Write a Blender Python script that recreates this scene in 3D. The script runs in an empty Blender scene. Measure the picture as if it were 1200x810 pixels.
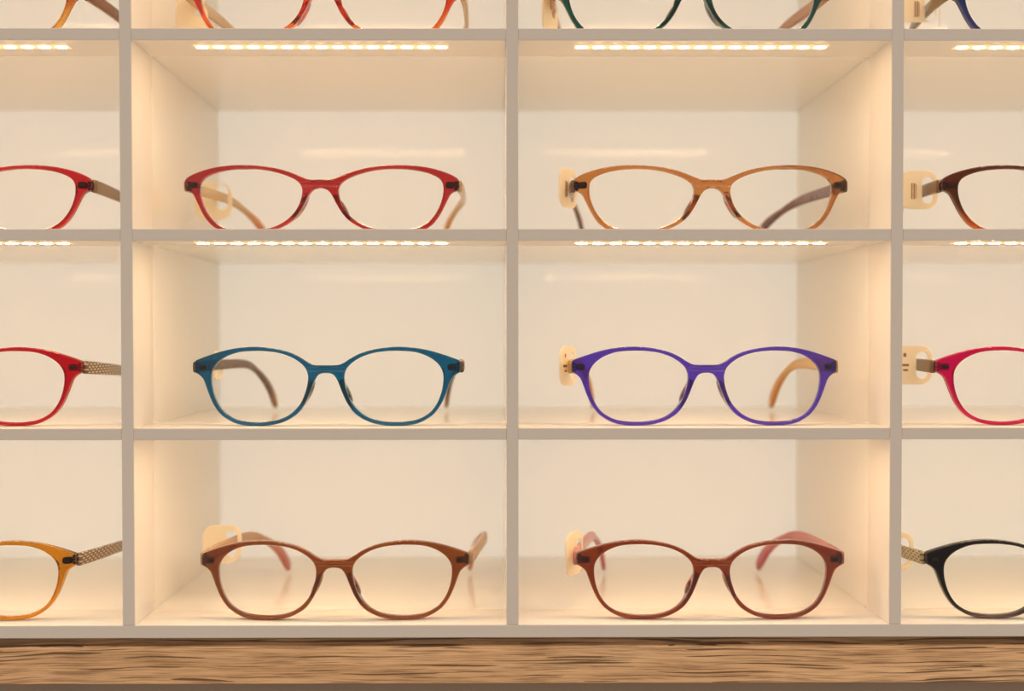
import bpy, bmesh, math, random
from mathutils import Vector, Matrix

random.seed(7)
S = 0.001                      # everything below is written in millimetres
ZB = 1.20                      # height of the middle shelf above the floor, metres
col = bpy.context.scene.collection
scene = bpy.context.scene

# ------------------------------------------------------------------ helpers
def srgb(r, g, b):
    def f(c):
        c /= 255.0
        return c / 12.92 if c <= .04045 else ((c + .055) / 1.055) ** 2.4
    return (f(r), f(g), f(b), 1)

def W(x, y, z):                # mm -> world
    return Vector((x * S, y * S, ZB + z * S))

def V(x, y, z):
    return Vector((x * S, y * S, z * S))

def empty(name, loc, label=None, cat=None, group=None):
    o = bpy.data.objects.new(name, None)
    o.empty_display_size = .02
    col.objects.link(o)
    o.location = loc
    if label: o['label'] = label
    if cat: o['category'] = cat
    if group: o['group'] = group
    return o

def link(name, mesh, mat=None, parent=None, loc=None, smooth=False):
    o = bpy.data.objects.new(name, mesh)
    col.objects.link(o)
    if mat is not None and not mesh.materials:
        mesh.materials.append(mat)
    if parent: o.parent = parent
    if loc is not None: o.location = loc
    if smooth:
        mesh.shade_smooth()
    return o

def box_mesh(x0, x1, y0, y1, z0, z1, bevel=0.0, seg=2):
    """box in millimetres, returned in metres"""
    bm = bmesh.new()
    bmesh.ops.create_cube(bm, size=1)
    for v in bm.verts:
        v.co = Vector(((x0 + x1) / 2 + v.co.x * (x1 - x0),
                       (y0 + y1) / 2 + v.co.y * (y1 - y0),
                       (z0 + z1) / 2 + v.co.z * (z1 - z0))) * S
    if bevel:
        bmesh.ops.bevel(bm, geom=bm.edges[:], offset=bevel * S, segments=seg, affect='EDGES', profile=.5)
    me = bpy.data.meshes.new('box')
    bm.to_mesh(me); bm.free()
    return me

def ell_mesh(rx, ry, rz, u=20, v=12):
    bm = bmesh.new()
    bmesh.ops.create_uvsphere(bm, u_segments=u, v_segments=v, radius=1)
    for q in bm.verts:
        q.co = Vector((q.co.x * rx, q.co.y * ry, q.co.z * rz)) * S
    me = bpy.data.meshes.new('ell')
    bm.to_mesh(me); bm.free()
    me.shade_smooth()
    return me

# ------------------------------------------------------------------ node helper
class NT:
    def __init__(s, name):
        s.m = bpy.data.materials.new(name); s.m.use_nodes = True
        s.t = s.m.node_tree; s.t.nodes.clear()
        s.out = s.n('ShaderNodeOutputMaterial')
    def n(s, typ, **kw):
        nd = s.t.nodes.new(typ)
        for k, v in kw.items(): setattr(nd, k, v)
        return nd
    def l(s, a, b): s.t.links.new(a, b)
    def math(s, op, a, b=None, c=None, clamp=False):
        nd = s.n('ShaderNodeMath', operation=op, use_clamp=clamp)
        for i, v in enumerate((a, b, c)):
            if v is None: continue
            if isinstance(v, (int, float)): nd.inputs[i].default_value = v
            else: s.l(v, nd.inputs[i])
        return nd.outputs[0]
    def mix(s, fac, a, b):
        nd = s.n('ShaderNodeMix', data_type='RGBA')
        if isinstance(fac, (int, float)): nd.inputs[0].default_value = fac
        else: s.l(fac, nd.inputs[0])
        for i, v in ((6, a), (7, b)):
            if isinstance(v, tuple): nd.inputs[i].default_value = v
            else: s.l(v, nd.inputs[i])
        return nd.outputs[2]
    def ramp(s, fac, stops):
        nd = s.n('ShaderNodeValToRGB')
        e = nd.color_ramp.elements
        while len(e) < len(stops): e.new(.5)
        for q, (p, c) in zip(e, stops):
            q.position = p; q.color = c if len(c) == 4 else (*c, 1)
        s.l(fac, nd.inputs[0])
        return nd.outputs[0]
    def coords(s):
        tc = s.n('ShaderNodeTexCoord'); sp = s.n('ShaderNodeSeparateXYZ')
        s.l(tc.outputs['Object'], sp.inputs[0])
        return tc.outputs['Object'], sp.outputs[0], sp.outputs[1], sp.outputs[2]
    def noise(s, vec, scale, detail=3, rough=.5, stretch=None, w=0):
        if stretch:
            mp = s.n('ShaderNodeMapping'); s.l(vec, mp.inputs[0])
            mp.inputs['Scale'].default_value = stretch; vec = mp.outputs[0]
            mp.inputs['Location'].default_value = (w, w * .7, w * .3)
        nd = s.n('ShaderNodeTexNoise'); s.l(vec, nd.inputs['Vector'])
        nd.inputs['Scale'].default_value = scale
        nd.inputs['Detail'].default_value = detail
        nd.inputs['Roughness'].default_value = rough
        return nd.outputs[0]
    def pbr(s, **kw):
        p = s.n('ShaderNodeBsdfPrincipled')
        for k, v in kw.items():
            k = k.replace('_', ' ')
            if isinstance(v, (int, float, tuple)): p.inputs[k].default_value = v
            else: s.l(v, p.inputs[k])
        s.l(p.outputs[0], s.out.inputs[0])
        return p

# ------------------------------------------------------------------ materials
def m_laminate():
    k = NT('white_laminate')
    o, x, y, z = k.coords()
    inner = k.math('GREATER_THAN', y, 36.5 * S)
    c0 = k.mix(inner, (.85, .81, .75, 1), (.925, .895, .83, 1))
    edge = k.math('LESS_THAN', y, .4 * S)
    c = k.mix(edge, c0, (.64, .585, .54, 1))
    n = k.noise(o, 260, 2)
    b = k.n('ShaderNodeBump'); b.inputs['Strength'].default_value = .03; b.inputs['Distance'].default_value = .0005
    k.l(n, b.inputs['Height'])
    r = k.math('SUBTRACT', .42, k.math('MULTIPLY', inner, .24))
    k.pbr(Base_Color=c, Roughness=r, Normal=b.outputs[0], Specular_IOR_Level=.5)
    return k.m

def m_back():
    k = NT('back_panel_added_glow')      # polished panel; even emission added to brighten it, backlight only assumed
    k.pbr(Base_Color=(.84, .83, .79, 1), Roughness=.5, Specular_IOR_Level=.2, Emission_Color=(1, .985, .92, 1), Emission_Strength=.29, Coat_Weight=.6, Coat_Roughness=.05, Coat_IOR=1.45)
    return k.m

def m_plain(name, c, rough=.5, metal=0., **kw):
    k = NT(name); k.pbr(Base_Color=c, Roughness=rough, Metallic=metal, **kw)
    return k.m

def m_emit(name, c, s):
    k = NT(name)
    e = k.n('ShaderNodeEmission'); e.inputs[0].default_value = c; e.inputs[1].default_value = s
    k.l(e.outputs[0], k.out.inputs[0])
    return k.m

def m_wood(name, dark=1.0):
    k = NT(name)
    o, x, y, z = k.coords()
    big = k.noise(o, 6, 4, .6, (1.0, 4, 9))
    fine = k.noise(o, 60, 5, .65, (.35, 4, 7))
    fine2 = k.noise(o, 220, 4, .7, (.12, 3, 6), 3.1)
    base = k.ramp(big, [(.3, srgb(204 * dark, 162 * dark, 118 * dark)), (.5, srgb(228 * dark, 184 * dark, 140 * dark)), (.72, srgb(238 * dark, 200 * dark, 156 * dark))])
    st = k.ramp(fine, [(.32, (.42, .36, .3)), (.5, (.95, .95, .95)), (.7, (1.12, 1.1, 1.06))])
    mul = k.n('ShaderNodeMix', data_type='RGBA', blend_type='MULTIPLY'); mul.inputs[0].default_value = .75
    k.l(base, mul.inputs[6]); k.l(st, mul.inputs[7])
    st2 = k.ramp(fine2, [(.33, (.55, .48, .42)), (.5, (1, 1, 1)), (.7, (1.08, 1.06, 1.03))])
    mul2 = k.n('ShaderNodeMix', data_type='RGBA', blend_type='MULTIPLY'); mul2.inputs[0].default_value = .55
    k.l(mul.outputs[2], mul2.inputs[6]); k.l(st2, mul2.inputs[7])
    # long thin drying cracks
    warp = k.noise(o, 9, 2, .5, (1, 1, 1))
    zz = k.math('ADD', z, k.math('MULTIPLY', warp, .0085))
    cr = k.n('ShaderNodeCombineXYZ')
    k.l(k.math('MULTIPLY', x, 16.0), cr.inputs[0]); k.l(k.math('MULTIPLY', y, 60), cr.inputs[1]); k.l(k.math('MULTIPLY', zz, 950.0), cr.inputs[2])
    cn = k.n('ShaderNodeTexNoise'); cn.inputs['Scale'].default_value = 1.0; cn.inputs['Detail'].default_value = .6
    k.l(cr.outputs[0], cn.inputs['Vector'])
    gate = k.noise(o, 14, 2, .5, (.8, 2, 8), 7.7)
    w = k.math('MULTIPLY', k.math('SUBTRACT', gate, .5), .35)
    crack = k.math('LESS_THAN', cn.outputs[0], k.math('ADD', w, .37))
    cr2 = k.n('ShaderNodeCombineXYZ')
    k.l(k.math('MULTIPLY', x, 30.0), cr2.inputs[0]); k.l(k.math('MULTIPLY', y, 90), cr2.inputs[1]); k.l(k.math('MULTIPLY', zz, 1250.0), cr2.inputs[2])
    cn2 = k.n('ShaderNodeTexNoise'); cn2.inputs['Scale'].default_value = 1.0; cn2.inputs['Detail'].default_value = 1.0
    k.l(cr2.outputs[0], cn2.inputs['Vector'])
    hair = k.n('ShaderNodeMapRange'); hair.inputs[1].default_value = .45; hair.inputs[2].default_value = .35; k.l(cn2.outputs[0], hair.inputs[0])
    crack = k.math('MAXIMUM', crack, k.math('MULTIPLY', hair.outputs[0], .5))
    c = k.mix(k.math('MULTIPLY', crack, .8), mul2.outputs[2], srgb(70, 42, 20))
    h = k.math('SUBTRACT', k.math('ADD', k.math('MULTIPLY', fine, .8), k.math('MULTIPLY', fine2, .4)), crack)
    b = k.n('ShaderNodeBump'); b.inputs['Strength'].default_value = .5; b.inputs['Distance'].default_value = .0008
    k.l(h, b.inputs['Height'])
    k.pbr(Base_Color=c, Roughness=.65, Normal=b.outputs[0], Specular_IOR_Level=.25)
    return k.m

def m_acetate(name, c, trans=.5, rough=.05, c2=None, z0=0, z1=0):
    """translucent tinted plastic; c2 is the paler tone at the foot of a two-tone front"""
    k = NT(name)
    if c2:
        o, x, y, z = k.coords()
        f = k.math('DIVIDE', k.math('SUBTRACT', z, z0 * S), (z1 - z0) * S, None, True)
        f = k.n('ShaderNodeMapRange'); f.inputs[1].default_value = z0 * S; f.inputs[2].default_value = z1 * S
        f.interpolation_type = 'SMOOTHSTEP'; k.l(z, f.inputs[0])
        cc = k.mix(f.outputs[0], c2, c)
    else:
        cc = c
    p = k.pbr(Base_Color=cc, Roughness=rough, Transmission_Weight=min(1, trans * 2.1), IOR=1.49, Specular_IOR_Level=.5, Coat_Weight=.3, Coat_Roughness=.03, Coat_IOR=1.5)
    return k.m

def m_temple(name, c, tip=None, mode=None, spot=None, trans=.25, gap=.0022, rad=.3, t0=.092):
    k = NT(name)
    o, x, y, z = k.coords()
    cc = c
    if mode == 'mottle':
        n = k.noise(o, 190, 3, .6)
        cc = k.ramp(n, [(.38, c), (.5, spot), (.58, c), (.66, (spot[0] * 1.6, spot[1] * 1.4, spot[2] * 1.5, 1))])
    if mode == 'dots':
        row = k.math('MULTIPLY', k.math('FLOOR', k.math('DIVIDE', z, .0014)), .5)
        fy = k.math('SUBTRACT', k.math('FRACT', k.math('ADD', k.math('DIVIDE', y, .0052), row)), .5)
        fz = k.math('SUBTRACT', k.math('FRACT', k.math('DIVIDE', z, .0014)), .5)
        d = k.math('SQRT', k.math('ADD', k.math('POWER', fy, 2), k.math('POWER', fz, 2)))
        cc = k.mix(k.math('LESS_THAN', d, rad), c, spot)
    if tip:
        f = k.n('ShaderNodeMapRange'); f.interpolation_type = 'SMOOTHSTEP'
        f.inputs[1].default_value = t0; f.inputs[2].default_value = t0 + .024; k.l(y, f.inputs[0])
        cc = k.mix(f.outputs[0], cc, tip)
    k.pbr(Base_Color=cc, Roughness=.22, Transmission_Weight=trans, IOR=1.49)
    return k.m

def m_lens():
    k = NT('clear_lens')
    t = k.n('ShaderNodeBsdfTransparent'); t.inputs[0].default_value = (.997, .997, .995, 1)
    g = k.n('ShaderNodeBsdfGlossy'); g.inputs['Roughness'].default_value = .02; g.inputs[0].default_value = (.9, .95, .92, 1)
    fr = k.n('ShaderNodeFresnel'); fr.inputs[0].default_value = 1.5
    f = k.math('MULTIPLY', fr.outputs[0], .12)
    mx = k.n('ShaderNodeMixShader'); k.l(f, mx.inputs[0]); k.l(t.outputs[0], mx.inputs[1]); k.l(g.outputs[0], mx.inputs[2])
    k.l(mx.outputs[0], k.out.inputs[0])
    return k.m

def m_tag():
    k = NT('cream_translucent_tag')
    d = k.n('ShaderNodeBsdfPrincipled'); d.inputs['Base Color'].default_value = srgb(254, 246, 228); d.inputs['Roughness'].default_value = .35
    t = k.n('ShaderNodeBsdfTranslucent'); t.inputs[0].default_value = srgb(254, 248, 232)
    mx = k.n('ShaderNodeMixShader'); mx.inputs[0].default_value = .5
    k.l(d.outputs[0], mx.inputs[1]); k.l(t.outputs[0], mx.inputs[2]); k.l(mx.outputs[0], k.out.inputs[0])
    return k.m

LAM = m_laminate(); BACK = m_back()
LED = m_emit('warm_white_led', (1, .64, .33, 1), 74.0)
ALU = m_emit('glowing_silicone_cover', (1, .60, .26, 1), 1.45)
LENS = m_lens(); TAG = m_tag()
METAL = m_plain('dark_hinge_metal', (.035, .022, .018, 1), .35, .6)
SCREW = m_plain('hinge_pin', (.30, .22, .18, 1), .25, .9)
INK = m_plain('faded_tag_print', srgb(150, 112, 82), .7)

# ------------------------------------------------------------------ shelving
P, H, T, D = 192.0, 99.4, 5.9, 195.0
BOT0, BOT1 = -102.2, -95.8                       # bottom board
TOPZ = 3 * H
unit = empty('shelving_unit', W(0, 0, 0), 'white laminate display shelving with square compartments lit by warm led strips', 'shelving')

for i in range(-2, 3):                           # upright dividers
    nm = 'side_panel' if abs(i) == 2 else 'divider'
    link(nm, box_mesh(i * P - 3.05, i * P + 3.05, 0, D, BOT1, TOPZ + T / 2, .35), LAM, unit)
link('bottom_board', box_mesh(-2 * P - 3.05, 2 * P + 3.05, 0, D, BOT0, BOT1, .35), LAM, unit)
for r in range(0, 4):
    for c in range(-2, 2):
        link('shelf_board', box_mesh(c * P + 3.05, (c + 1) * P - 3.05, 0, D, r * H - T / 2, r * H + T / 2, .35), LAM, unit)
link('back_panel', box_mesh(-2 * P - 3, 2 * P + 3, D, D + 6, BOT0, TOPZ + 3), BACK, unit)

dome = ell_mesh(3.15, 2.7, .45, 14, 8)
dome.materials.append(LED)
NL, PITCH = 15, 8.65
for r in range(0, 4):
    for c in range(-2, 2):
        xc = (c + .5) * P + (-.8, -.6, .1, 1.6)[c + 2]
        zu = r * H - T / 2
        strip = link('led_strip', box_mesh(xc - 64.4, xc + 64.4, 9.5, 18.5, zu - .2, zu, .09), ALU, unit)
        seen = r in (1, 2)
        pos = [(xc + (j - 7) * PITCH, 14.0, zu - .25) for j in range(NL)]
        if c == -2: keep = [q for q in pos if q[0] > -262]
        elif c == 1: keep = [q for q in pos if q[0] < 262]
        else: keep = pos
        if not seen: keep = []
        rest = [q for q in pos if q not in keep]
        for q in keep:
            o = link('diode', dome, None, strip, V(*q))
        if rest:                                 # diodes outside the frame
            bm = bmesh.new()
            for q in rest:
                base = len(bm.verts)
                bm.from_mesh(dome); bm.verts.ensure_lookup_table()
                bmesh.ops.translate(bm, verts=bm.verts[base:], vec=V(*q))
            me = bpy.data.meshes.new('diodes'); bm.to_mesh(me); bm.free()
            me.materials.append(LED); me.shade_smooth()
            o = link('diode', me, None, strip); o['kind'] = 'stuff'

# ------------------------------------------------------------------ plank, cabinet, room
WOOD = m_wood('rough_sawn_oak'); WOODD = m_wood('oak_spacer', .7)
pl = empty('wooden_plank', W(0, 0, -125.3), 'rough brown oak plank with drying cracks under the white shelving', 'plank')
pm = box_mesh(-470, 470, 0, 260, 0, 18.6, .5)
link('plank_board', pm, WOOD, pl)
link('spacer_strip', box_mesh(-470, 470, 3.2, 250, 18.6, 23.1), WOODD, pl)

CAB = m_plain('grey_brown_paint', srgb(148, 130, 116), .6)
cab = empty('base_cabinet', Vector((0, 0, 0)), 'grey brown base cabinet recessed beneath the rough wooden plank', 'cabinet')
cz = (ZB / S - 125.3)
link('cabinet_body', box_mesh(-460, 460, 14, 260, 60, cz, 1), CAB, cab)
link('toe_kick', box_mesh(-440, 440, 50, 255, 0, 60), m_plain('dark_plinth', (.03, .03, .03, 1)), cab)

def struct(name, me, m):
    o = link(name, me, m); o['kind'] = 'structure'; return o
kf = NT('pale_floor_tile')
o_, x_, y_, z_ = kf.coords()
tn = kf.n('ShaderNodeTexBrick'); tn.offset = 0; kf.l(o_, tn.inputs['Vector'])
tn.inputs['Scale'].default_value = 1.6; tn.inputs['Mortar Size'].default_value = .006
tn.inputs['Brick Width'].default_value = 1; tn.inputs['Row Height'].default_value = 1
tn.inputs['Color1'].default_value = (.62, .58, .52, 1); tn.inputs['Color2'].default_value = (.6, .56, .5, 1); tn.inputs['Mortar'].default_value = (.4, .38, .35, 1)
kf.pbr(Base_Color=tn.outputs[0], Roughness=.35)
struct('floor', box_mesh(-3000, 3000, -3500, 400, -50, 0), kf.m)
struct('wall_back', box_mesh(-3000, 3000, 262, 400, 0, 3000), m_plain('cream_wall', (.72, .66, .56, 1), .7))

# ------------------------------------------------------------------ eyeglass fronts
B_out = [(0, 31.3), (6.23, 31.3), (8.93, 32.43), (13.07, 35.18), (17.9, 37.58), (24.07, 39.31), (31.67, 40.4), (38.54, 40.69), (46.79, 39.89), (53.72, 38.43), (60.61, 36.31), (66.2, 34.25), (67.7, 33.6), (68.4, 32.7), (68.55, 30.1), (68.3, 27.6), (67.3, 26.85), (65.9, 26.1), (63.85, 24.15), (62.4, 20.41), (60.93, 16.24), (58.47, 10.75), (55.01, 6.0), (50.86, 3.1), (46.72, 1.2), (42.23, .3), (35.4, 0), (28.2, .45), (22.6, 1.75), (17.81, 4.0), (13.69, 7.12), (10.26, 12.33), (7.89, 17.89), (6.16, 22.74), (4.3, 25.98), (2.3, 27.0), (0, 27.2)]
B_in = [(37.1, 38.46), (45.44, 37.88), (51.62, 35.76), (56.45, 32.41), (59.2, 28.35), (59.71, 23.73), (58.83, 17.66), (56.77, 12.09), (53.66, 7.48), (49.51, 4.5), (44.67, 2.7), (36.14, 1.85), (27.89, 2.5), (21.94, 4.1), (17.12, 7.1), (13.0, 11.63), (10.63, 17.14), (9.25, 22.74), (9.35, 27.19), (11.36, 30.9), (16.55, 34.78), (23.2, 37.26), (30.11, 38.26)]
A_out = [(0, 27.79), (5.05, 27.62), (7.84, 28.51), (13.46, 30.96), (19.77, 33.12), (27.41, 34.64), (35.79, 35.53), (44.92, 35.7), (53.32, 35.04), (60.31, 33.66), (66.75, 31.56), (70.0, 29.9), (71.4, 28.7), (71.9, 27.3), (71.9, 25.2), (71.6, 23.4), (70.7, 22.6), (69.4, 22.3), (67.64, 21.2), (66.29, 19.0), (64.5, 15.2), (62.36, 10.87), (59.6, 6.68), (56.4, 3.6), (52.06, 1.24), (45.86, .3), (38.79, 0), (31.29, .25), (25.99, 1.03), (21.41, 2.69), (17.62, 4.49), (13.38, 7.58), (10.35, 11.6), (7.93, 15.81), (5.73, 20.23), (3.53, 22.53), (0, 23.45)]
A_in = [(39.31, 33.67), (47.7, 33.3), (54.68, 32.04), (60.31, 29.87), (62.96, 27.25), (63.62, 23.69), (63.08, 19.0), (61.34, 13.93), (58.85, 9.65), (55.34, 5.73), (50.73, 3.0), (44.98, 1.9), (38.35, 1.6), (31.29, 1.9), (23.79, 3.46), (18.28, 6.4), (14.1, 10.15), (10.98, 14.93), (9.45, 20.01), (9.46, 23.95), (12.03, 27.19), (17.69, 30.01), (25.33, 32.27), (32.25, 33.36)]

def smooth_loop(pts, n=4, passes=1):
    """closed Catmull-Rom through slightly averaged points"""
    for _ in range(passes):
        m = len(pts)
        pts = [((pts[i - 1][0] + 10 * pts[i][0] + pts[(i + 1) % m][0]) / 12, (pts[i - 1][1] + 10 * pts[i][1] + pts[(i + 1) % m][1]) / 12) for i in range(m)]
    out = []; m = len(pts)
    for i in range(m):
        p0, p1, p2, p3 = pts[i - 1], pts[i], pts[(i + 1) % m], pts[(i + 2) % m]
        for k in range(n):
            t = k / n
            out.append(tuple(.5 * (2 * p1[a] + (p2[a] - p0[a]) * t + (2 * p0[a] - 5 * p1[a] + 4 * p2[a] - p3[a]) * t * t + (3 * p1[a] - p0[a] - 3 * p2[a] + p3[a]) * t ** 3) for a in (0, 1)))
    return out

def wrap(x):                    # how far the front sweeps back at x (mm)
    return 6.0 * (x / 70.0) ** 2

def curve_plate(loops, half, bevel, res=3):
    """solid bevelled plate with holes from closed 2D loops (mm); lies in XZ, thickness along Y"""
    cu = bpy.data.curves.new('c', 'CURVE'); cu.dimensions = '2D'; cu.fill_mode = 'BOTH'
    for L in loops:
        sp = cu.splines.new('POLY'); sp.points.add(len(L) - 1)
        for q, (x, z) in zip(sp.points, L): q.co = (x, z, 0, 1)
        sp.use_cyclic_u = True
    cu.extrude = half - bevel; cu.bevel_depth = bevel; cu.bevel_resolution = res; cu.offset = -bevel
    ob = bpy.data.objects.new('c', cu); col.objects.link(ob)
    dg = bpy.context.evaluated_depsgraph_get(); dg.update()
    me = bpy.data.meshes.new_from_object(ob.evaluated_get(dg))
    bpy.data.objects.remove(ob); bpy.data.curves.remove(cu)
    bm = bmesh.new(); bm.from_mesh(me)
    bmesh.ops.remove_doubles(bm, verts=bm.verts, dist=.002)
    for v in bm.verts:
        x, z, y = v.co
        v.co = (x, -y, z)
    bmesh.ops.recalc_face_normals(bm, faces=bm.faces)
    bm.to_mesh(me); bm.free(); me.materials.clear()
    return me

def front_mesh(outer, inner):
    full = outer + [(-x, z) for x, z in reversed(outer[1:-1])]
    o = smooth_loop(full, 4); i = smooth_loop(inner, 5)
    me = curve_plate([o, i, [(-x, z) for x, z in reversed(i)]], 2.1, .8, 6)
    for v in me.vertices:
        x, y, z = v.co
        # the bar thins towards the foot of the rims; the bridge arches forward
        y2 = y + wrap(x) - 1.2 * math.exp(-(x / 8.0) ** 2)
        if y > 0:                     # deeper flange where the nose pads grow out of the rims
            y2 += 5.5 * math.exp(-((abs(x) - 10) / 4.5) ** 2) * math.exp(-((z - 14) / 7.0) ** 2)
        v.co = (x * S, y2 * S, z * S)
    me.shade_smooth()
    return me

def lens_mesh(inner, sgn):
    L = smooth_loop(inner, 3)
    cx = sum(p[0] for p in L) / len(L); cz_ = sum(p[1] for p in L) / len(L)
    bm = bmesh.new(); N = len(L); R_ = 6
    def y_at(x, z): return wrap(x) + .3 - 0.0 + .0009 * ((x - cx) ** 2 + (z - cz_) ** 2) * -1 * 0 - .9 * (1 - ((x - cx) ** 2 + (z - cz_) ** 2) / 900.0)
    sides = []
    for dy in (-.55, .55):
        c = bm.verts.new((sgn * cx * S, (y_at(cx, cz_) + dy) * S, cz_ * S)); rings = []
        for r in range(1, R_ + 1):
            f = r / R_ * 1.012
            rings.append([bm.verts.new((sgn * (cx + (x - cx) * f) * S, (y_at(cx + (x - cx) * f, cz_ + (z - cz_) * f) + dy) * S, (cz_ + (z - cz_) * f) * S)) for x, z in L])
        for j in range(N):
            bm.faces.new((c, rings[0][j], rings[0][(j + 1) % N]))
            for r in range(R_ - 1):
                bm.faces.new((rings[r][j], rings[r + 1][j], rings[r + 1][(j + 1) % N], rings[r][(j + 1) % N]))
        sides.append(rings[-1])
    for j in range(N):
        bm.faces.new((sides[0][j], sides[1][j], sides[1][(j + 1) % N], sides[0][(j + 1) % N]))
    bmesh.ops.recalc_face_normals(bm, faces=bm.faces)
    me = bpy.data.meshes.new('lens'); bm.to_mesh(me); bm.free(); me.shade_smooth()
    return me

def catmull(pts, n):
    out = []
    for i in range(len(pts) - 1):
        p0 = pts[max(i - 1, 0)]; p1 = pts[i]; p2 = pts[i + 1]; p3 = pts[min(i + 2, len(pts) - 1)]
        for k in range(n):
            t = k / n
            out.append(.5 * (2 * p1 + (p2 - p0) * t + (2 * p0 - 5 * p1 + 4 * p2 - p3) * t * t + (3 * p1 - p0 - 3 * p2 + p3) * t ** 3))
    out.append(pts[-1].copy())
    return out

def lerp_tab(tab, t):
    for (a, va), (b, vb) in zip(tab, tab[1:]):
        if t <= b: return va + (vb - va) * (t - a) / (b - a)
    return tab[-1][1]

def temple_mesh(hx, hz, bx, tx, sgn, droop=0, tlen=126, drop=3.4, wide=1.0):
    P_ = [Vector((hx, wrap(hx) + 2.0, hz)), Vector((hx + (bx - hx) * .35 + .8, 34, hz + .4 - droop * .45)), Vector((bx, 76, hz + .2 - droop)),
          Vector((bx + (tx - bx) * .35, 95, hz - 3.8 - droop)), Vector((bx + (tx - bx) * .75, 112, hz * .48 + 2.2)), Vector((tx, tlen, drop))]
    path = catmull(P_, 7)
    bm = bmesh.new(); rings = []; n = len(path)
    for i, p in enumerate(path):
        t = i / (n - 1)
        tg = (path[min(i + 1, n - 1)] - path[max(i - 1, 0)]).normalized()
        side = Vector((1, 0, 0)) - tg * tg.x; side.normalize()
        up = side.cross(tg)
        if up.z < 0: up = -up
        h = lerp_tab([(0, 3.4), (.12, 3.4), (.35, 3.1), (.5, 2.5), (.62, 1.9), (.8, 3.2), (.9, 4.2), (.97, 3.6), (1, 2.2)], t) * wide
        w = lerp_tab([(0, 1.55), (.3, 1.3), (.7, 1.35), (.93, 1.5), (1, .9)], t)
        ring = []
        for k in range(16):
            a = 2 * math.pi * k / 16
            ca, sa = math.cos(a), math.sin(a)
            e = .5
            u = math.copysign(abs(ca) ** e, ca) * w; v = math.copysign(abs(sa) ** e, sa) * h
            q = p + side * u + up * v
            q.z = max(q.z, .15)
            ring.append(bm.verts.new((sgn * q.x * S, q.y * S, q.z * S)))
        rings.append(ring)
    for a, b in zip(rings, rings[1:]):
        for k in range(16):
            bm.faces.new((a[k], a[(k + 1) % 16], b[(k + 1) % 16], b[k]))
    bm.faces.new(rings[0]); bm.faces.new(rings[-1])
    bmesh.ops.recalc_face_normals(bm, faces=bm.faces)
    me = bpy.data.meshes.new('temple'); bm.to_mesh(me); bm.free(); me.shade_smooth()
    return me, path

def pad_mesh(sgn, lean):
    me = ell_mesh(2.0, 6.0, 6.2, 18, 12)
    for v in me.vertices:                       # lean with the rim and fill towards it
        x, y, z = v.co
        v.co = (sgn * (x - lean * z + .06 * y), y, z)
    if sgn < 0:
        me.flip_normals()
    return me

def hinge_mesh(sgn, hx, hz):
    bm = bmesh.new()
    def add(x0, x1, y0, y1, z0, z1, b=.35):
        m = box_mesh(x0, x1, y0, y1, z0, z1, b); bm.from_mesh(m); bpy.data.meshes.remove(m)
    add(hx - 7.0, hx - 2.2, -2.16, 2.4, hz - 1.75, hz + 1.75, 1.1)
    for k in (-1.6, 0, 1.6):
        add(hx - 2.8, hx - .9, 1.8, 6.0, hz + k - .65, hz + k + .65, .25)
    for v in bm.verts: v.co.y += wrap(v.co.x / S) * S
    for v in bm.verts: v.co.x *= sgn
    if sgn < 0: bmesh.ops.reverse_faces(bm, faces=bm.faces)
    me = bpy.data.meshes.new('hinge'); bm.to_mesh(me); bm.free(); me.shade_smooth()
    return me

FA, FB = front_mesh(A_out, A_in), front_mesh(B_out, B_in)
LA = [lens_mesh(A_in, 1), lens_mesh(A_in, -1)]; LB = [lens_mesh(B_in, 1), lens_mesh(B_in, -1)]
for m in LA + LB: m.materials.append(LENS)
PADS = {'A': [pad_mesh(1, .56), pad_mesh(-1, .56)], 'B': [pad_mesh(1, .42), pad_mesh(-1, .42)]}
paths = {}

def eyeglasses(key, model, x, y, z, label, fmat, tmat, padmat, bl, tl, br, tr, yaw=0, group=None, droop=0, wide=1.0):
    # bl, tl, br, tr are the bend and tip offsets of the left and right temple from the middle of the front
    if group is None:
        group = 'eyeglasses shown in the shelf compartments'
    root = empty('eyeglasses', W(x, y, z), label, 'eyeglasses', group)
    root.rotation_euler.z = yaw
    front, lens, hx, hz = (FA, LA, 71.6, 25.6) if model == 'A' else (FB, LB, 68.6, 30.0)
    f = front.copy(); fo = link('front_frame', f, fmat, root)
    wn = fo.modifiers.new('face_normals', 'WEIGHTED_NORMAL'); wn.mode = 'FACE_AREA'; wn.weight = 70
    for i, sgn in enumerate((1, -1)):
        link('lens', lens[i], None, root)
        pd = PADS[model][i].copy()
        px_, pz = (10.6, 14.2) if model == 'A' else (9.6, 17.2)
        link('nose_pad', pd, padmat, root, V(sgn * px_, 5.0, pz))
        b, t = (br, tr) if sgn > 0 else (bl, tl)
        me, pth = temple_mesh(hx, hz, b, t, sgn, droop, wide=wide)
        paths[(key, sgn)] = [(Vector((sgn * p.x + x, p.y + y, p.z + z))) for p in pth]
        tp = link('temple', me, tmat, root)
        hg = link('hinge', hinge_mesh(sgn, hx, hz), METAL, tp)
        hg['label'] = 'dark metal hinge'
    return root

# rows: y of the front behind the shelf edge, top surface of the shelf
R0, R1, R2, R3 = (22.5, 2 * H + T / 2), (27.9, H + T / 2), (15.9, T / 2), (11.4, BOT1)

c_ = srgb
orange = c_(244, 160, 60)
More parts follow.
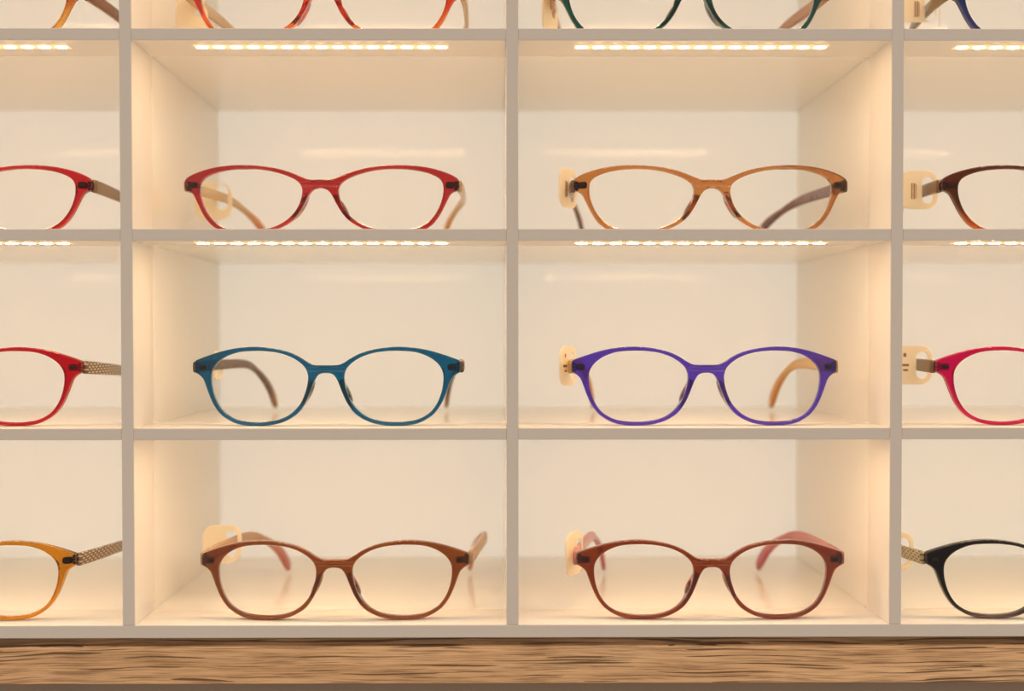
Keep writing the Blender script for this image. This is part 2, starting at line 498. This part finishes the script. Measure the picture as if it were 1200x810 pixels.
# name, front colours and temples
eyeglasses('r0a', 'A', -293.2, *R0, 'amber brown eyeglasses in upper left corner, cropped by photo edges',
           m_acetate('amber_brown_acetate', c_(205, 110, 25), .55, c2=c_(248, 180, 80), z0=10, z1=22), m_temple('brown_temple', c_(150, 92, 58)), m_acetate('amber_pad', c_(225, 150, 70), .6), 68, 58, 74, 66)
eyeglasses('r0b', 'A', -97.2, *R0, 'bright orange red eyeglasses at top, left of the middle divider',
           m_acetate('orange_red_acetate', c_(232, 62, 12), .55, c2=c_(250, 120, 40), z0=8, z1=20), m_temple('pale_orange_temple', c_(232, 200, 150), trans=.5), m_acetate('orange_pad', c_(250, 130, 60), .6), 66, 54, 72, 62)
eyeglasses('r0c', 'A', 93.3, *R0, 'dark teal green eyeglasses at top, right of the middle divider',
           m_acetate('teal_acetate', c_(0, 84, 76), .4), m_temple('peach_brown_temple', c_(196, 140, 96), trans=.4), m_acetate('teal_pad', c_(60, 120, 100), .6), 66, 54, 66, 56)
eyeglasses('r0d', 'A', 298.6, *R0, 'navy blue eyeglasses in upper right corner with pinkish rim edge',
           m_acetate('navy_acetate', c_(36, 54, 120), .4, c2=c_(60, 60, 140), z0=6, z1=18), m_temple('tan_temple', c_(150, 120, 80)), m_acetate('navy_pad', c_(190, 120, 130), .6), 66, 54, 66, 56)

eyeglasses('r1a', 'A', -291.2, *R1, 'red eyeglasses with taupe temple, cropped at left edge beneath amber brown pair',
           m_acetate('crimson_acetate', c_(205, 40, 42), .45), m_temple('taupe_temple', c_(158, 128, 96)), m_acetate('crimson_pad', c_(220, 90, 70), .6), 68, 58, 72, 62, droop=2)
eyeglasses('r1b', 'A', -99.2, *R1, 'wine red oval eyeglasses with pale orange temples in whole compartment',
           m_acetate('wine_red_acetate', c_(190, 44, 44), .45), m_temple('beige_orange_temple', c_(228, 196, 146), tip=c_(248, 156, 60), trans=.35), m_acetate('rose_pad', c_(235, 110, 80), .6), 64, 50, 72, 58, wide=.85)
eyeglasses('r1c', 'A', 104.2, *R1, 'light caramel brown translucent eyeglasses with dark mottled temples',
           m_acetate('caramel_acetate', c_(206, 136, 72), .6), m_temple('mottled_brown_temple', c_(104, 76, 60), mode='mottle', spot=c_(140, 100, 98), trans=.1), m_acetate('caramel_pad', c_(230, 170, 100), .65), 68, 58, 66, 48, wide=.95)
eyeglasses('r1d', 'A', 297.5, *R1, 'dark brown eyeglasses with orange lower rims, cropped at right edge',
           m_acetate('dark_brown_acetate', c_(98, 44, 14), .35, c2=c_(215, 100, 20), z0=2, z1=17), m_temple('taupe_brown_temple', c_(140, 108, 84)), m_acetate('brown_pad', c_(190, 100, 50), .6), 68, 58, 66, 50)

eyeglasses('r2a', 'B', -289.4, *R2, 'bright red rounded eyeglasses with dotted taupe temple, cropped at left edge',
           m_acetate('bright_red_acetate', c_(208, 12, 34), .35), m_temple('dotted_taupe_temple', c_(122, 100, 74), mode='dots', spot=c_(214, 196, 160), trans=0), m_acetate('red_pad', c_(225, 80, 80), .6), 66, 55, 68, 58, droop=4)
eyeglasses('r2b', 'B', -94.9, *R2, 'teal blue eyeglasses with orange tipped mottled temples',
           m_acetate('teal_blue_acetate', c_(0, 104, 152), .4), m_temple('mottled_olive_temple', c_(84, 76, 50), tip=c_(216, 160, 84), mode='mottle', spot=c_(128, 88, 70), trans=.1, t0=.108), m_acetate('sea_green_pad', c_(90, 170, 150), .6), 58, 48, 66, 56, wide=.85)
eyeglasses('r2c', 'B', 99.2, *R2, 'violet purple eyeglasses with yellow orange temples',
           m_acetate('violet_acetate', c_(98, 64, 208), .4), m_temple('yellow_temple', c_(236, 186, 96), tip=c_(238, 162, 40), trans=.35), m_acetate('lilac_pad', c_(215, 175, 190), .6), 60, 48, 67, 61)
eyeglasses('r2d', 'B', 287.3, *R2, 'magenta pink rounded eyeglasses cropped at the right edge',
           m_acetate('magenta_acetate', c_(220, 0, 92), .35), m_temple('grey_taupe_temple', c_(124, 104, 80), trans=0), m_acetate('pink_pad', c_(235, 120, 150), .6), 64, 52, 66, 54)

eyeglasses('r3a', 'B', -291.7, *R3, 'amber yellow eyeglasses with dotted temple, cropped at lower left edge',
           m_acetate('amber_acetate', c_(216, 140, 16), .5), m_temple('dotted_mauve_temple', c_(124, 100, 82), mode='dots', spot=c_(206, 182, 150), trans=0), m_acetate('amber_yellow_pad', c_(235, 180, 80), .6), 66, 55, 71, 62, droop=4.5)
eyeglasses('r3b', 'B', -90.5, *R3, 'chestnut brown eyeglasses on the bottom board with beige right temple',
           m_acetate('chestnut_acetate', c_(152, 78, 8), .38), m_temple('beige_rose_temple', c_(200, 160, 120), tip=c_(214, 120, 104), trans=.2), m_acetate('orange_brown_pad', c_(220, 120, 40), .6), 60, 44, 76, 66)
eyeglasses('r3c', 'B', 101.6, *R3, 'reddish brown eyeglasses on the bottom board with pink temples',
           m_acetate('russet_acetate', c_(148, 60, 8), .38), m_temple('rose_pink_temple', c_(206, 130, 124), tip=c_(206, 96, 110), trans=.2), m_acetate('russet_pad', c_(215, 100, 40), .6), 56, 44, 64, 50)
eyeglasses('r3d', 'B', 281.2, *R3, 'black eyeglasses with pale speckled temple, cropped at lower right edge',
           m_acetate('black_acetate', c_(26, 16, 14), .2, c2=c_(120, 86, 74), z0=0, z1=6), m_temple('speckled_grey_temple', c_(178, 164, 136), mode='dots', spot=c_(96, 82, 66), trans=0), m_acetate('olive_pad', c_(190, 180, 130), .7), 67, 54, 66, 56, droop=5)

# ------------------------------------------------------------------ cream tags looped over the left temples
def rrect(x0, x1, z0, z1, r, n=6):
    out = []
    for cx, cz_, a0 in ((x1 - r, z1 - r, 0), (x0 + r, z1 - r, 90), (x0 + r, z0 + r, 180), (x1 - r, z0 + r, 270)):
        for k in range(n + 1):
            a = math.radians(a0 + 90 * k / n)
            out.append((cx + r * math.cos(a), cz_ + r * math.sin(a)))
    return out

def tag(key, ydist, label, yaw=0, prints=(), wide=21, tall=21, dz=0, tilt=0):
    """plate whose oval slot sits around the left temple; slot centre is the origin"""
    pth = paths[(key, -1)]
    y_f = pth[0].y
    p = min(pth, key=lambda q: abs(q.y - (y_f + ydist)))
    i = pth.index(p)
    # interpolate on the path
    a, b = (pth[i - 1], pth[i]) if pth[i].y > y_f + ydist else (pth[i], pth[i + 1])
    t = (y_f + ydist - a.y) / (b.y - a.y); p = a.lerp(b, t)
    root = empty('price_tag', W(p.x, p.y, p.z), label, 'price tag', 'cream tags looped over eyeglass temples')
    root.rotation_euler = (0, tilt, yaw)
    me = curve_plate([rrect(-wide + 6.0, 6.0, -tall / 2 + dz, tall / 2 + dz, 6.5 if tall > 18 else 4), list(reversed(rrect(-2.6, 3.6, -7.2, 7.2, 3.0)))], .45, .2, 2)
    for v in me.vertices: v.co = Vector(v.co) * S
    link('tag_plate', me, TAG, root)
    for (x0, x1, z0, z1) in prints:
        link('printed_mark', box_mesh(x0, x1, -.5, -.4, z0, z1), INK, root)
    return root

txt = [(-9.5, -8, 4.4, 6.4), (-11.5, -6.6, -.6, .6), (-9.6, -7, -3.2, -2.2)]
bar = [(-8.6, -7.9, -5, 3.6), (-7.4, -6.6, -5, 3.6), (-6.2, -5.8, -4.6, 3.2)]
tag('r0b', 22, 'cream tag on the orange red eyeglasses at top', .9, dz=-9)
tag('r0c', 24, 'cream tag on the dark teal green eyeglasses at top', 1.15, dz=-7)
tag('r0d', 30, 'cream tag with dark print on the navy eyeglasses', .1, bar, dz=-4)
tag('r1b', 56, 'cream tag seen through left lens of the wine red eyeglasses', .35, dz=-2.5)
tag('r1c', 16, 'cream tag at left hinge of the caramel brown eyeglasses', 1.05, bar)
tag('r1d', 20, 'cream tag with barcode print on the dark brown orange rimmed eyeglasses', 0, bar)
tag('r2b', 34, 'narrow cream tag turned edge on behind teal blue eyeglasses', 1.4, tall=15.5, wide=14)
tag('r2c', 16, 'cream tag at left hinge of the violet purple eyeglasses', 1.1, txt)
tag('r2d', 20, 'cream tag with small print on the magenta pink eyeglasses', 0, txt)
tag('r3b', 44, 'cream tag behind left hinge of the chestnut brown eyeglasses', .3)
tag('r3c', 18, 'cream tag at left hinge of the reddish brown pink templed eyeglasses', 1.1, wide=22, tall=23)
tag('r3d', 32, 'cream ring shaped tag on the black eyeglasses', .1, wide=15)

# ------------------------------------------------------------------ world: the shop around the camera
w = bpy.data.worlds.new('shop_light'); scene.world = w; w.use_nodes = True
nt = w.node_tree; nt.nodes.clear()
tc = nt.nodes.new('ShaderNodeTexCoord'); sp = nt.nodes.new('ShaderNodeSeparateXYZ'); nt.links.new(tc.outputs['Generated'], sp.inputs[0])
mr = nt.nodes.new('ShaderNodeMapRange'); mr.inputs[1].default_value = -1; mr.inputs[2].default_value = 1; nt.links.new(sp.outputs[2], mr.inputs[0])
rp = nt.nodes.new('ShaderNodeValToRGB'); nt.links.new(mr.outputs[0], rp.inputs[0])
e = rp.color_ramp.elements
e[0].position = 0.2; e[0].color = (.70, .62, .55, 1)
e[1].position = 1.0; e[1].color = (1.5, 1.3, 1.08, 1)
q = e.new(.5); q.color = (.72, .62, .53, 1)
dt = nt.nodes.new('ShaderNodeVectorMath'); dt.operation = 'DOT_PRODUCT'; nt.links.new(tc.outputs['Generated'], dt.inputs[0])
dt.inputs[1].default_value = Vector((0, -1, 0)).normalized()      # dim shop hall opposite the shelves
mx = nt.nodes.new('ShaderNodeMath'); mx.operation = 'MAXIMUM'; nt.links.new(dt.outputs['Value'], mx.inputs[0]); mx.inputs[1].default_value = 0
pw = nt.nodes.new('ShaderNodeMath'); pw.operation = 'POWER'; nt.links.new(mx.outputs[0], pw.inputs[0]); pw.inputs[1].default_value = 6
ad = nt.nodes.new('ShaderNodeMix'); ad.data_type = 'RGBA'; ad.blend_type = 'MIX'
nt.links.new(pw.outputs[0], ad.inputs[0]); nt.links.new(rp.outputs[0], ad.inputs[6]); ad.inputs[7].default_value = (.22, .20, .18, 1)
bg = nt.nodes.new('ShaderNodeBackground'); nt.links.new(ad.outputs[2], bg.inputs[0]); bg.inputs[1].default_value = 1.0
wo = nt.nodes.new('ShaderNodeOutputWorld'); nt.links.new(bg.outputs[0], wo.inputs[0])

# ------------------------------------------------------------------ camera
cam = bpy.data.cameras.new('camera'); co = bpy.data.objects.new('camera', cam); col.objects.link(co)
yaw, pit, rol = -.00547, -.01872, .00067
R = Matrix.Rotation(yaw, 3, 'Z') @ Matrix.Rotation(pit, 3, 'X') @ Matrix.Rotation(rol, 3, 'Y')
right, fwd, up = R @ Vector((1, 0, 0)), R @ Vector((0, 1, 0)), R @ Vector((0, 0, 1))
M = Matrix((right, up, -fwd)).transposed().to_4x4()
M.translation = W(-7.853, -619.97, 48.26)
co.matrix_world = M
cam.sensor_fit = 'HORIZONTAL'; cam.sensor_width = 36; cam.lens = 1456.06 / 1200 * 36
cam.shift_x = 10.0 / 1200; cam.shift_y = 17.75 / 1200
cam.clip_start = .01; cam.clip_end = 50
cam.dof.use_dof = True; cam.dof.focus_distance = .637; cam.dof.aperture_fstop = 3.2
scene.camera = co

scene.view_settings.view_transform = 'Standard'; scene.view_settings.look = 'None'
scene.view_settings.gamma = 1; scene.view_settings.exposure = 0; scene.view_settings.use_curve_mapping = False
scene.cycles.max_bounces = 12; scene.cycles.diffuse_bounces = 6; scene.cycles.transmission_bounces = 8
scene.cycles.transparent_max_bounces = 16; scene.cycles.use_denoising = True
